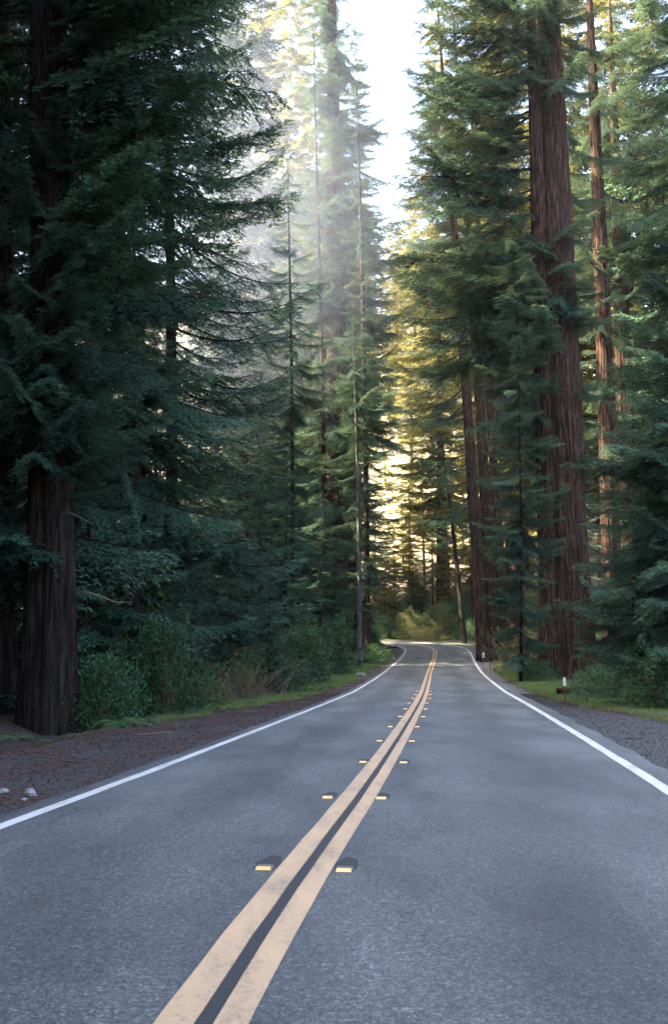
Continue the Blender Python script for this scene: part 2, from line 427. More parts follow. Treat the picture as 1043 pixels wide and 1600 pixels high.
for side, word in ((-1, 'left'), (1, 'right')):
    for k_ in range(11):
        y = 7.75 + 3.78 * k_
        p, t, n_ = cl_at(y)
        e = empty('pavement_marker', (p[0] + n_[0] * side * .285, y + n_[1] * side * .285, float(zr(y))))
        e.rotation_euler = (0, 0, math.atan2(t[1], t[0]) - math.pi / 2)
        props(e, f'{ordn[k_]} amber road reflector along the {word} side of the double yellow line', 'road reflector', 'amber reflectors beside the centre lines')
        link('marker_body', mk_me, e, (0, 0, .003)); link('reflector_face', rf_me, e, (0, 0, .003)); link('slot_patch', sl_me, e)

# ------------------------------------------------------------------ conifers
def bough(rg, L=4.0, droop=.25, tip=.22, side=.34, sub=.13, detail=1, hang=.25, gap=.15, mats=(0, 1), fullness=1.0):
    b_ = Buf()
    t = np.linspace(0, 1, 10)
    wy = rg.normal(0, .05) * L
    def axis(t): return np.c_[L * t * .97, wy * np.sin(t * 2.6), L * (-droop * t + tip * t ** 2.2)]
    tube(b_, axis(t), np.interp(t, [0, 1], [.008 * L + .008, .004]), 4 if detail < 3 else 6, mats[0])
    n = int(L / gap)
    B, D, LN, W, T = [], [], [], [], []
    for i in range(n):
        s = .08 + .92 * (i + rg.random()) / n
        p = axis(np.array([s]))[0]; tg = axis(np.array([min(1, s + .02)]))[0] - axis(np.array([s - .02]))[0]; tg /= np.linalg.norm(tg)
        for sg in (-1, 1):
            if rg.random() > fullness: continue
            ls = side * L * min(1, .35 + s * 2.2) * (1.12 - s) ** .75 * rg.uniform(.55, 1.15)
            a = math.radians(rg.uniform(48, 72) - 22 * s)
            dr = tg * math.cos(a) + np.array([0, sg * math.sin(a), 0]) + np.array([0, 0, -hang * rg.uniform(.2, 1.1)])
            m = max(2, int(ls / sub)); u = (np.arange(m) + rg.random(m) * .6 + .3) / m
            q = p + dr * (u[:, None] * ls) + np.array([0, 0, -1]) * (hang * .5 * ls * u[:, None] ** 2)
            if detail >= 2 and ls > .35:
                uu = np.linspace(0, 1, 4)
                qq = p + dr * (uu[:, None] * ls) + np.array([0, 0, -1]) * (hang * .5 * ls * uu[:, None] ** 2)
                tube(b_, qq, np.array([.010, .007, .005, .002]), 3, mats[0])
            tn = np.clip(rg.normal(.5, .15) + (u - .5) * .3, 0, 1)
            for g2 in (-1, 1):
                sd = np.cross(dr, UP); sd /= np.linalg.norm(sd) + 1e-9
                d2 = dr * rg.uniform(.55, .9, (m, 1)) + sd * g2 * rg.uniform(.5, 1, (m, 1)) + np.c_[np.zeros((m, 2)), rg.normal(-.12, .25, m)]
                d2 /= np.linalg.norm(d2, axis=1)[:, None]
                l2 = sub * 1.9 * (1.15 - u * .5) * rg.uniform(.6, 1.2, m)
                if detail == 1:
                    B.append(q); D.append(d2); LN.append(l2 * 1.1); W.append(l2 * .42); T.append(tn)
                else:
                    nl = 3 if detail == 2 else 7
                    for kk in range(nl):
                        f = kk / nl
                        s2 = np.cross(d2, UP); s2 /= np.linalg.norm(s2, axis=1)[:, None] + 1e-9
                        sg3 = 1 if kk % 2 else -1
                        B.append(q + d2 * (l2 * f)[:, None]); D.append(d2 * .8 + s2 * sg3 * .62 + rg.normal(0, .12, (m, 3)))
                        if detail == 2: LN.append(l2 * .62); W.append(l2 * .24)
                        else: LN.append(l2 * (.50 - .2 * f)); W.append(np.full(m, .026))
                        T.append(tn)
    leaves(b_, np.vstack(B), np.vstack(D), np.concatenate(LN), np.concatenate(W), rg, mats[1], np.concatenate(T))
    return b_

def trunk_pts(H, lean, wob, rg, n):
    t = np.linspace(0, 1, n)
    ph = rg.uniform(0, 6, 2)
    return np.c_[lean[0] * t + wob * np.sin(t * 4 + ph[0]) - wob * math.sin(ph[0]), lean[1] * t + wob * np.sin(t * 3.3 + ph[1]) - wob * math.sin(ph[1]), H * t]

def trunk(buf, base, H, r0, r1, lean=(0, 0), wob=.1, rg=None, na=40, nz=46, flare=.6, flute=.08, sink=.8):
    rg = rg or rng
    t = np.linspace(0, 1, nz) ** 1.35
    z = t * H
    cx_ = lean[0] * t + wob * np.sin(t * 4.2); cy_ = lean[1] * t + wob * np.sin(t * 3.1 + 1) - wob * math.sin(1)
    a = np.arange(na) / na * 2 * np.pi
    R = ((r0 + (r1 - r0) * np.minimum(t / .55, 1) ** .8) * (1 - .93 * np.clip((t - .5) / .5, 0, 1) ** 1.3))[:, None] * (1 + flare * np.exp(-z / (r0 * 2.2 + .3)))[:, None]
    A = a[None] + .06 * np.sin(z[:, None] * .12)
    ridge = np.zeros((nz, na))
    for f_, am in ((5, .5), (9, .4), (14, .45), (21, .5), (29, .55)):
        ph = rg.uniform(0, 6.28)
        ridge += am * np.sin(f_ * A + ph + .4 * np.sin(z[:, None] * rg.uniform(.2, .6) + ph))
    butt = np.sin(5 * A + rg.uniform(0, 6)) * np.exp(-z / (r0 * 2.5 + .3))[:, None] * .35
    R = R * (1 + flute * ridge + butt * min(1, flare)) 
    V = np.stack([cx_[:, None] + R * np.cos(a), cy_[:, None] + R * np.sin(a), np.broadcast_to((z - sink * (1 - t) ** 30)[:, None], R.shape)], -1) + np.asarray(base)
    i = np.arange(nz - 1)[:, None] * na; j = np.arange(na)[None]; j2 = (j + 1) % na
    f = np.stack([i + j, i + j2, i + na + j2, i + na + j], -1).reshape(-1, 4)
    buf.add(V.reshape(-1, 3), f, 0)
    def axis(zz): 
        tt = zz / H; return np.array([base[0] + lean[0] * tt + wob * math.sin(tt * 4.2), base[1] + lean[1] * tt + wob * (math.sin(tt * 3.1 + 1) - math.sin(1)), base[2] + zz])
    return axis

def xf(v, az, pitch, s, loc):
    c, sn_ = math.cos(pitch), math.sin(pitch)
    R1 = np.array([[c, 0, -sn_], [0, 1, 0], [sn_, 0, c]])
    c, sn_ = math.cos(az), math.sin(az)
    R2 = np.array([[c, -sn_, 0], [sn_, c, 0], [0, 0, 1]])
    return (v * s) @ R1.T @ R2.T + loc

LO = [bough(np.random.default_rng(20 + i), 4.0, .28, .26, .36, .19, 1, .3, .17).arrays() for i in range(5)]
MID = [bough(np.random.default_rng(40 + i), 4.0, .30, .28, .34, .17, 2, .35, .17).arrays() for i in range(4)]
HI = [bough(np.random.default_rng(60 + i), 4.0, d_, t_, .34, .10, 3, hg, .105).mesh('bough', [M['bark_dark'], M['needle']]) for i, (d_, t_, hg) in
      enumerate([(.30, .25, .45), (.42, .42, .4), (.15, .10, .6), (.36, .30, .35), (.25, .12, .8)])]
SPARSE = [bough(np.random.default_rng(80 + i), 4.0, .55, .50, .26, .13, 3, .55, .16, fullness=.85).mesh('bough', [M['bark_dark'], M['needle']]) for i in range(3)]

def crown(rg, z0, z1, n, lmax, protos, shape=.7, clump=.35, ltop=.25, lbot=.7, r=.3):
    b_ = Buf()
    for i in range(n):
        u = (i + rg.random()) / n
        z = z0 + (z1 - z0) * u
        if rg.random() < clump * (.5 + .5 * math.sin(z * .9 + 1.3)): continue
        prof = np.interp(u, [0, .25, 1], [lbot, 1, ltop]) if shape < 1 else (1 - u) ** .85 + .06
        L = lmax * prof * rg.uniform(.6, 1.15)
        az = i * 2.399 + rg.normal(0, .5)
        v, f, m, t = protos[rg.integers(len(protos))]
        vv = xf(v, az, rg.normal(-.05 + .35 * (u - .4), .12), L / 4.0, np.array([math.cos(az) * r * .5, math.sin(az) * r * .5, z]))
        b_.add(vv, f, 0, np.clip(t + rg.normal(0, .12), 0, 1)); b_.m[-1] = m
    return b_
def needles_mats(k='needle'): return [M['bark_dark'], M[k]]
R8 = lambda s: np.random.default_rng(abs(int(s)))
CROWN = {
    'tall_a': crown(R8(21), 16, 92, 430, 7.0, LO, lbot=.9, clump=.5).mesh('crown', needles_mats('needle_sunlit')),
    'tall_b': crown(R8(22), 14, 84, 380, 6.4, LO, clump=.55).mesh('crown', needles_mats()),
    'spire': crown(R8(23), 30, 76, 230, 4.6, LO, shape=1, clump=.05).mesh('crown', needles_mats('needle_sunlit')),
    'slim': crown(R8(31), 7, 27, 110, 3.0, MID, clump=.4, r=.1).mesh('crown', needles_mats('needle_sunlit')),
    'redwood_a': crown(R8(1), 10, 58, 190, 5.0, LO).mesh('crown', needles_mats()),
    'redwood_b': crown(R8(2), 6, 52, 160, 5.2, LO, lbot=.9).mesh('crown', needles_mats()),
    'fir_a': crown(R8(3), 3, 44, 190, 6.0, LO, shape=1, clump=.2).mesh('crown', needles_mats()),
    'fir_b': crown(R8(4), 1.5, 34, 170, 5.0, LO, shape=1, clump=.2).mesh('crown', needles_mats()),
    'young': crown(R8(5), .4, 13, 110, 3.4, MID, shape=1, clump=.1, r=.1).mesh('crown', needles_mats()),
    'open_a': crown(R8(6), 8, 50, 150, 5.0, LO).mesh('crown', needles_mats('needle_sunlit')),
    'open_b': crown(R8(7), 1, 36, 170, 5.0, LO, shape=1).mesh('crown', needles_mats('needle_sunlit')),
    'mid_a': crown(R8(8), 7, 50, 150, 5.4, MID, lbot=.9).mesh('crown', needles_mats()),
    'mid_b': crown(R8(9), 2, 38, 150, 6.0, MID, shape=1, clump=.15).mesh('crown', needles_mats()),
}
TOPS = {'slim': 27.6, 'tall_a': 93, 'tall_b': 85, 'spire': 77, 'redwood_a': 60, 'redwood_b': 54, 'fir_a': 46, 'fir_b': 36, 'young': 13.6, 'open_a': 52, 'open_b': 38, 'mid_a': 52, 'mid_b': 40}
TRUNK = {}
for k_, (r0, mt, fl) in {'slim': (.24, 'bark_dark', .3), 'tall_a': (1.1, 'bark_red', .4), 'tall_b': (.95, 'bark_red', .4), 'spire': (.6, 'bark_dark', .4), 'redwood_a': (.95, 'bark_red', .5), 'redwood_b': (.75, 'bark_red', .5), 'fir_a': (.45, 'bark_dark', .3), 'fir_b': (.32, 'bark_dark', .3),
                         'young': (.10, 'bark_dark', .2), 'open_a': (.6, 'bark_red', .4), 'open_b': (.3, 'bark_red', .3), 'mid_a': (.6, 'bark_red', .45), 'mid_b': (.34, 'bark_dark', .3)}.items():
    tb = Buf(); trunk(tb, (0, 0, 0), TOPS[k_], r0, .04, wob=0, rg=R8(hash(k_) % 97 if False else len(k_) + int(r0 * 100)), na=20, nz=20, flare=fl, flute=.05, sink=1.2)
    TRUNK[k_] = tb.mesh('trunk', [M[mt]], True)

def tree(kind, x, y, s=1.0, label='', group=None, rz=None, sr=1.0, name=None, tilt=(0, 0)):
    name = name or ('redwood_tree' if kind[:3] in ('red', 'tal', 'mid') else 'fir_tree' if kind[:3] == 'fir' else 'conifer_tree')
    e = empty(name, (x, y, gz1(x, y) - .1)); e.rotation_euler = (tilt[0], tilt[1], rng.uniform(0, 6.28) if rz is None else rz)
    e.scale = (s * sr, s * sr, s)
    props(e, label, 'tree', group)
    link('trunk', TRUNK[kind], e); link('crown', CROWN[kind], e)
    return e

# ---- big individual trees
def big_tree(name, label, Y, stems, boughs_, mt='bark_red', dead=(), group=None, na=64, nz=70, flute=.085):
    """stems: (px_base, px_top, py_top, r_base_m, r_top_m, total_height, flare, dy). boughs_: list of (height, azimuth, length, mesh, pitch)"""
    bx = spot(stems[0][0], 900, Y)[0]; bz = gz1(bx, Y)
    e = empty(name, (bx, Y, bz)); props(e, label, 'tree', group)
    axes = []
    for (p0, p1, y1, r0, r1, H, fl, dy) in stems:
        a0 = spot(p0, 1030, Y + dy); a1 = spot(p1, y1, Y + dy)
        a0[2] = gz1(a0[0], Y + dy)
        k_ = H / (a1[2] - a0[2]); lean = ((a1[0] - a0[0]) * k_, 0)
        tb = Buf(); ax = trunk(tb, (a0[0] - bx, dy, a0[2] - bz), H, r0, r1, lean, .12, R8(int(p0)), na, nz, fl, flute)
        tb.obj('trunk', [M[mt]], e, True); axes.append(ax)
    for (z, az, L, me, pt, *st) in boughs_:
        ax = axes[st[0] if st else 0]; p = ax(z)
        o = link('bough', me, e, p); s = L / 4.0
        o.scale = (s, s * rng.uniform(.85, 1.15), s); o.rotation_euler = (rng.normal(0, .15), -pt, az)
    for (z, az, L, pt, *st) in dead:
        ax = axes[st[0] if st else 0]; p = ax(z); q = Buf(); t = np.linspace(0, 1, 6)
        d = np.array([math.cos(az), math.sin(az), 0])
        tube(q, d * (t[:, None] * L) + UP * (L * (pt * t + .12 * np.sin(t * 5)))[:, None], np.interp(t, [0, 1], [.05, .008]), 5)
        o = q.obj('dead_branch', [M['twig']], e); o.location = p
    return e
PI = math.pi
def ring(z0, z1, n, az0, az1, L0, L1, meshes, pt=0.0, stem=0, sd=1, jit=.38):
    rg = R8(sd); out = []
    for i in range(n):
        u = (i + rg.random()) / n
        az = rg.uniform(az0, az1)
        out.append((z0 + (z1 - z0) * u, az, (L0 + (L1 - L0) * u) * rg.uniform(1 - jit, 1 + jit), meshes[rg.integers(len(meshes))], pt + rg.normal(0, .2), stem))
    return out

# left: the great dark redwood by the gravel
big_tree('redwood_tree', 'large dark redwood with flared base at the left gravel shoulder', 26.5, [(82, 70, 200, .58, .42, 42, .36, 0)],
         ring(5.5, 12, 34, -1.3, 1.2, 2.3, 3.1, HI, .0, sd=1) + ring(11, 15, 22, -1.5, .9, 3.4, 4.0, HI, .05, sd=2) + ring(14.5, 21, 34, -.9, .5, 5.0, 5.3, HI, .1, sd=9)
         + ring(4.5, 20, 26, 1.6, 5.0, 3.0, 3.5, HI, 0, sd=3) + ring(20, 42, 46, -PI, PI, 4.5, 1.2, HI, .05, sd=4) + ring(7.6, 10.6, 12, -2.6, -.6, 2.4, 3.0, HI, -.1, sd=96), mt='bark_dark',
         dead=[(3, .6, 2.2, .2), (5, -.7, 2.0, .1), (4.3, 2.2, 1.5, .3)])
big_tree('redwood_tree', 'dark redwood trunk cut by the left border of the view', 28.5, [(-2, -12, 200, .50, .34, 40, .5, 0)],
         ring(5, 21, 26, -1.6, .8, 2.8, 3.2, HI, 0, sd=5) + ring(3.4, 10, 22, -2.2, -.1, 3.2, 3.6, HI, -.15, sd=95) + ring(3.9, 5.6, 8, -1.0, .05, 3.4, 3.9, HI, -.05, sd=97) + ring(7, 9.6, 12, -1.2, .1, 3.4, 3.9, HI, -.05, sd=98) + ring(20, 40, 22, -PI, PI, 3.8, 1.2, HI, 0, sd=6), mt='bark_dark')
# slim tree whose leafy boughs fill the left side
big_tree('conifer_tree', 'slim conifer with hanging leafy boughs behind the great left redwood', 33, [(205, 214, 300, .17, .10, 18, .3, 0)],
         ring(3.0, 11, 64, -PI, PI, 2.8, 3.2, HI, 0, sd=7) + ring(10, 17.5, 50, -PI, PI, 3.0, 1.0, HI, 0, sd=8), mt='bark_dark')
# the fir with long sweeping boughs in the mist
big_tree('fir_tree', 'tall fir with long sweeping upturned boughs in front of the mist', 48, [(268, 262, 300, .30, .20, 40, .4, 0)],
         ring(4, 14, 26, -.9, .9, 5.2, 6.0, SPARSE, -.25, sd=11) + ring(13, 24, 26, -.8, .6, 6.2, 5.6, SPARSE, -.12, sd=12)
         + ring(23, 38, 34, -.9, .9, 5.2, 1.6, SPARSE, 0, sd=13) + ring(4, 36, 24, 1.2, 5.0, 4.4, 2.4, SPARSE, -.1, sd=14)
         + ring(2.5, 8, 20, -PI, PI, 3.2, 3.8, HI, -.1, sd=15), mt='bark_dark')
# right: the giant twin redwood
big_tree('redwood_tree', 'giant reddish twin-stemmed redwood on the right bank', 62,
         [(889, 858, 100, 1.36, .84, 62, .2, 0), (857, 830, 100, .60, .42, 56, .3, -.45)],
         ring(15, 25, 20, 2.4, 4.7, 3.4, 5.6, HI, -.05, 1, 16) + ring(21, 43, 46, 2.6, 3.8, 7.5, 6.4, HI, .05, 1, 17) + ring(9, 22, 22, 2.3, 4.4, 3.0, 4.0, HI, -.1, 1, 18)
         + ring(21, 27, 16, 3.9, 5.6, 3.0, 3.4, HI, -.15, 0, 19) + ring(36, 42, 10, 3.6, 5.0, 4, 4, HI, 0, 0, 91) + ring(12, 40, 22, -.7, 1.3, 3.6, 3.4, HI, 0, 0, 20) + ring(40, 60, 40, -PI, PI, 5, 1.5, HI, .1, 0, 21),
         na=72, nz=90, flute=.055, dead=[(24, 3.6, 4, .1, 1), (20.5, 3.3, 4.5, -.05, 1), (27, 3.2, 5, .1, 1)])
# right: leaning clump by the bend
big_tree('redwood_tree', 'leaning clump of three dark redwood stems behind the far post', 90,
         [(755, 718, 500, .52, .36, 62, .3, 0), (771, 738, 500, .54, .35, 60, .3, .9), (786, 756, 520, .44, .28, 54, .3, 1.8)],
         ring(12, 32, 24, 2.5, 3.6, 4.6, 6.5, SPARSE, -.15, 0, 22) + ring(16, 34, 20, -.7, 1.2, 3.6, 4.0, HI, 0, 2, 23) + ring(30, 65, 90, -PI, PI, 5.6, 1.5, HI, 0, 0, 24),
         dead=[(15, 3.2, 5, -.1), (18, 3.0, 6, -.12), (21, 3.3, 6, -.08), (25, 2.9, 6, .0), (12.5, 3.3, 4, -.1)])
big_tree('conifer_tree', 'thin dark leaning trunk left of the leaning redwood clump', 126, [(726, 708, 850, .30, .20, 30, .3, 0)],
         ring(12, 29, 30, -PI, PI, 3.6, 1.5, HI, 0, 0, 25), mt='bark_dark', na=20, nz=24)
# right, behind the giant
big_tree('redwood_tree', 'straight dark redwood trunk just right of the giant twin redwood', 72, [(958, 922, 60, .68, .46, 60, .3, 0)],
         ring(14, 42, 44, -PI, PI, 3.2, 3.8, HI, 0, 0, 26) + ring(42, 58, 20, -PI, PI, 4, 1.5, HI, 0, 0, 27))
big_tree('redwood_tree', 'reddish redwood trunk partly hidden behind the straight dark one', 84, [(985, 962, 300, .9, .55, 58, .3, 0)],
         ring(18, 46, 60, -PI, PI, 4.0, 4.4, HI, 0, 0, 28) + ring(42, 56, 20, -PI, PI, 4, 1.5, HI, 0, 0, 29))
# fir between the clump and the giant, leafy to the ground
big_tree('conifer_tree', 'bushy conifer filling the gap left of the giant redwood base', 57, [(812, 806, 500, .09, .05, 25, .3, 0)],
         ring(.8, 9, 74, -PI, PI, 1.7, 2.0, HI, -.1, 0, 30) + ring(7, 25, 110, -PI, PI, 2.3, 1.2, HI, -.05, 0, 31), mt='bark_dark')
# right near fir, trunk out of frame
big_tree('fir_tree', 'near fir reaching layered boughs in from the right border', 34, [(1085, 1075, 300, .25, .16, 32, .3, 0)],
         ring(1.5, 10, 56, 1.9, 4.6, 3.0, 3.6, HI, -.12, 0, 32) + ring(9, 24, 50, 1.9, 4.4, 3.0, 2.0, HI, -.05, 0, 33) + ring(3, 31, 40, -1.6, 1.8, 2.6, 1.0, HI, 0, 0, 34), mt='bark_dark')
big_tree('fir_tree', 'young fir leafy to the ground behind the near post on the right', 43, [(985, 988, 700, .13, .05, 13.5, .3, 0)],
         ring(.5, 5, 60, -PI, PI, 3.0, 2.7, HI, -.1, 0, 35) + ring(4.5, 13, 70, -PI, PI, 2.7, .7, HI, .0, 0, 36), mt='bark_dark')
# left middle distance slim trunks
for i, (p0, p1, Y, r, H, lb, mt) in enumerate([
        (456, 453, 70, 17/100, 38, 'thin dark trunk among the left thicket, rightmost of the near slim ones', 'bark_dark'),
        (509, 500, 84, .24, 56, 'slim dark trunk just left of the thick reddish redwood', 'bark_dark'),
        (562, 553, 80, .19, 29, 'pale grey slender trunk standing on the left bank by the bend', 'bark_pale'),
        (574, 566, 86, .28, 54, 'dark slender trunk right behind the pale grey one', 'bark_dark'),
        (199, 200, 52, .2, 36, 'dark slim trunk in deep shade left of the sweeping fir', 'bark_dark')]):
    big_tree('conifer_tree', lb, Y, [(p0, p1, 550, r, r * .6, H, .25, 0)],
             ring(4, 20, 44, -PI, PI, 2.4, 3.2, HI, -.1, 0, 50 + i) + ring(18, H - .5, 84, -PI, PI, 3.3, .6, HI + SPARSE, .0, 0, 60 + i), mt=mt, na=20, nz=30)
big_tree('redwood_tree', 'thick reddish redwood trunk in the mist left of the bend', 100, [(527, 523, 550, 1.05, .75, 84, .3, 0)],
         ring(12, 40, 84, -PI, PI, 4.8, 5.6, HI, -.1, 0, 70) + ring(34, 83, 190, -PI, PI, 7.0, 1.2, HI, -.05, 0, 71))

# ---- tall hazy trees ahead
for kd, px, Y, sc_, lb in [
        ('tall_a', 398, 118, 1.0, 'tall sunlit redwood behind the tip of the upper left boughs'),
        ('tall_b', 372, 92, .95, 'hazy redwood behind the crown of the sweeping fir'),
        ('tall_a', 448, 132, 1.05, 'sunlit redwood crown left of the pointed spire tree'),
        ('spire', 522, 124, 1.0, 'pointed pale sunlit spire conifer in the mist left of the sky gap'),
        ('tall_b', 552, 140, 1.05, 'hazy redwood whose ragged crown forms the left edge of the sky gap'),
        ('tall_a', 490, 148, 1.1, 'pale redwood farthest back behind the pointed spire tree'),
        ('tall_b', 330, 110, 1.0, 'misty redwood between the great left redwood boughs and the sweeping fir'),
        ('tall_a', 692, 152, 1.05, 'sunlit redwood crown forming the right edge of the sky gap'),
        ('tall_a', 778, 116, 1.0, 'sunlit yellow green redwood behind the boughs of the giant redwood'),
        ('tall_a', 805, 106, 1.0, 'sunlit redwood straight behind the giant twin redwood'),
        ('tall_a', 900, 100, 1.0, 'sunlit redwood between the giant and the straight dark trunk'),
        ('tall_a', 1005, 98, 1.0, 'sunlit redwood behind the near fir boughs at the right border'),
        ('tall_b', 1060, 84, .9, 'redwood at the right border behind the near fir')]:
    tree(kd, spot(px, 1000, Y)[0], Y, sc_, lb, 'tall trees ahead', name='redwood_tree')

for kd, px, Y, sc_, lb in [
        ('open_b', 601, 146, .55, 'slim tree at the far left end of the visible bend'),
        ('slim', 618, 152, .9, 'thin dark trunk beyond the bend above the shrub tops'),
        ('slim', 640, 158, 1.05, 'thin trunk in the golden gap left of the centre line crest'),
        ('slim', 651, 147, .8, 'short thin trunk beside the golden gap beyond the bend'),
        ('slim', 664, 165, 1.1, 'thin trunk straight beyond the crest of the double line'),
        ('slim', 676, 150, .95, 'dark thin trunk beyond the crest just right of the double line'),
        ('slim', 690, 170, 1.1, 'thin trunk farthest back right of the crest'),
        ('slim', 703, 142, .85, 'thin trunk left of the thin leaning trunk'),
        ('open_b', 631, 172, .7, 'small sunlit conifer in the golden gap beyond the bend'),
        ('open_b', 712, 160, .75, 'sunlit conifer behind the thin leaning trunk'),
        ('open_b', 585, 160, .8, 'sunlit conifer left of the golden gap'),
        ('slim', 740, 138, 1.0, 'slim trunk right behind the leaning redwood clump')]:
    tree(kd, spot(px, 1000, Y)[0], Y, sc_, lb, 'slender trees beyond the bend', name='conifer_tree', tilt=(rng.normal(0, .03), rng.normal(0, .03)))

# ---- the rest of the forest
placed = []
def ok(x, y, dmin):
    for a, b_ in placed:
        if (a - x) ** 2 + (b_ - y) ** 2 < dmin * dmin: return False
    return True
def scatter(n, xr, yr, kinds, s0, s1, dmin, label, group, cond=None, sd=0):
    rg = R8(sd); c = 0; tries = 0
    while c < n and tries < n * 40:
        tries += 1
        x, y = rg.uniform(*xr), rg.uniform(*yr)
        if cond and not cond(x, y): continue
        o = float(road_offset(np.array([x]), np.array([y]))[0])
        if -HALF_L - 4.5 < o < HALF_R + 5: continue
        if not ok(x, y, dmin): continue
        placed.append((x, y)); k_ = kinds[rg.integers(len(kinds))]
        tree(k_, x, y, rg.uniform(s0, s1), label, group, sr=rg.uniform(.85, 1.15)); c += 1
scatter(18, (-50, -14), (74, 116), ['mid_a', 'redwood_b'], .68, .82, 4.5, 'mid height conifer in the hazy stand left of the misty opening', 'mid height conifers by the mist', cond=lambda x, y: x / y < -.17, sd=14)
scatter(28, (-55, -9), (40, 74), ['mid_a', 'mid_a', 'redwood_a', 'redwood_b'], 1.0, 1.2, 4.5, 'dark conifer deep in the shaded forest left of the road', 'shaded conifers left of the road', cond=lambda x, y: x / y < -.19, sd=1)
for x, y, sc_, lb in [(-4, 98, .78, 'added dark fir left of the road, nearest the bend of the four before it'), (-9, 102, .9, 'added dark fir behind the one nearest the bend on the left'),
                      (-15, 96, .9, 'added dark fir farthest left of the four before the bend'), (-1.5, 91, .6, 'shortest added dark fir of the four left of the bend'),
                      (-3, 106, .8, 'added fir on the earth bank side of the inside of the bend'), (-8.5, 109, .95, 'added tall fir behind the fir on the bank inside the bend'), (-3.5, 76.5, .52, 'added bushy dark fir left of the road behind the thin dark trunk'), (-6.5, 78, .62, 'added dark fir behind the bushy dark one left of the road'), (-13, 76, .85, 'added dark fir behind the trunk of the sweeping fir'), (2.2, 110.5, .42, 'added small fir on the inside of the bend near the earth bank')]:
    tree('fir_a', x, y, sc_, lb, 'shading firs added left of the bend')  # firs added to block sun patches on the road near the bend
scatter(6, (-15, -2), (84, 104), ['fir_a', 'mid_b'], .6, .75, 3.0, 'dark conifer on the left just before the bend', 'conifers on the left before the bend', cond=lambda x, y: x / y > -.17, sd=16)
scatter(20, (-24, 2), (58, 108), ['fir_b', 'mid_b', 'fir_a'], .30, .48, 3.2, 'low dark conifer behind the sweeping fir and the slim left trunks', 'low conifers behind the sweeping fir', cond=lambda x, y: x / y > -.2, sd=11)
scatter(44, (-36, -8), (-26, 38), ['redwood_a', 'fir_a', 'redwood_b', 'mid_b'], .9, 1.15, 3.8, 'tall unseen conifer shading the near road at left', 'tall unseen conifers shading the near road', cond=lambda x, y: x < -.36 * y - 4, sd=2)  # out-of-view trees, thickened to keep sun patches off the near road
scatter(26, (-100, -44), (66, 125), ['fir_a', 'redwood_b'], .55, .75, 8, 'shorter conifer on the slope left of the misty opening', 'shorter conifers on the left slope', sd=12)
scatter(11, (-36, -13), (26, 64), ['tall_a', 'tall_b'], .92, 1.05, 5, 'very tall redwood added for shade in the stand left of the near road', 'very tall redwoods added for shade left of the near road', cond=lambda x, y: x / y < -.24, sd=13)  # redwoods added to keep sun off the giant and the near trees
scatter(9, (-32, -12), (8, 30), ['tall_a', 'tall_b'], .85, 1.0, 4.5, 'very tall redwood added for shade in the stand left of the near road', 'very tall redwoods added for shade left of the near road', cond=lambda x, y: x / y < -.42, sd=15)  # more redwoods added to shade the upper left foliage
scatter(22, (-80, -38), (-20, 66), ['redwood_a', 'fir_a'], .95, 1.15, 9, 'tall conifer on the slope left of the road', 'conifers on the left slope', sd=3)
scatter(16, (24, 60), (62, 96), ['mid_a', 'mid_b', 'open_a'], .55, .85, 5, 'tall conifer in the forest right of the giant redwood', 'conifers right of the road', cond=lambda x, y: x > .27 * y + 5, sd=4)
scatter(10, (-16, 4), (104, 124), ['mid_a', 'fir_b', 'redwood_b'], .8, 1.1, 4, 'conifer in the haze behind the inside of the bend', 'conifers inside the bend', cond=lambda x, y: x < 1, sd=6)
scatter(9, (-13, 6), (140, 166), ['open_a', 'redwood_a', 'open_b', 'redwood_b'], .9, 1.3, 6, 'tall hazy conifer straight ahead beyond the bend', 'hazy conifers beyond the bend', cond=lambda x, y: x < .022 * y or y > 150 and x < .03 * y, sd=7)
scatter(22, (22, 60), (128, 190), ['open_a', 'open_b', 'redwood_a'], .9, 1.25, 6, 'sunlit conifer beyond the bend right of the sky gap', 'sunlit conifers beyond the bend', cond=lambda x, y: x > .15 * y + 1, sd=8)
scatter(16, (6, 34), (150, 195), ['open_b', 'open_b'], .3, .5, 3.5, 'small sunlit conifer below the sky gap beyond the bend', 'small conifers below the sky gap', sd=9)
scatter(120, (-3, 75), (190, 290), ['open_b', 'open_a'], .5, .85, 4.2, 'sunlit conifer on the far hillside', 'conifers on the far hillside', sd=10)

ORD = 'first second third fourth fifth sixth seventh eighth ninth tenth eleventh twelfth thirteenth fourteenth fifteenth sixteenth'.split()
def number(group, what):
    g = sorted([o for o in COL.objects if o.get('group') == group], key=lambda o: o.location.x / max(o.location.y, 1))
    for i, o in enumerate(g[:16]): o['label'] = f'{what}, {ORD[i]} from the left'
number('hazy conifers beyond the bend', 'tall hazy conifer beyond the bend')
number('small conifers below the sky gap', 'small sunlit conifer below the sky gap')

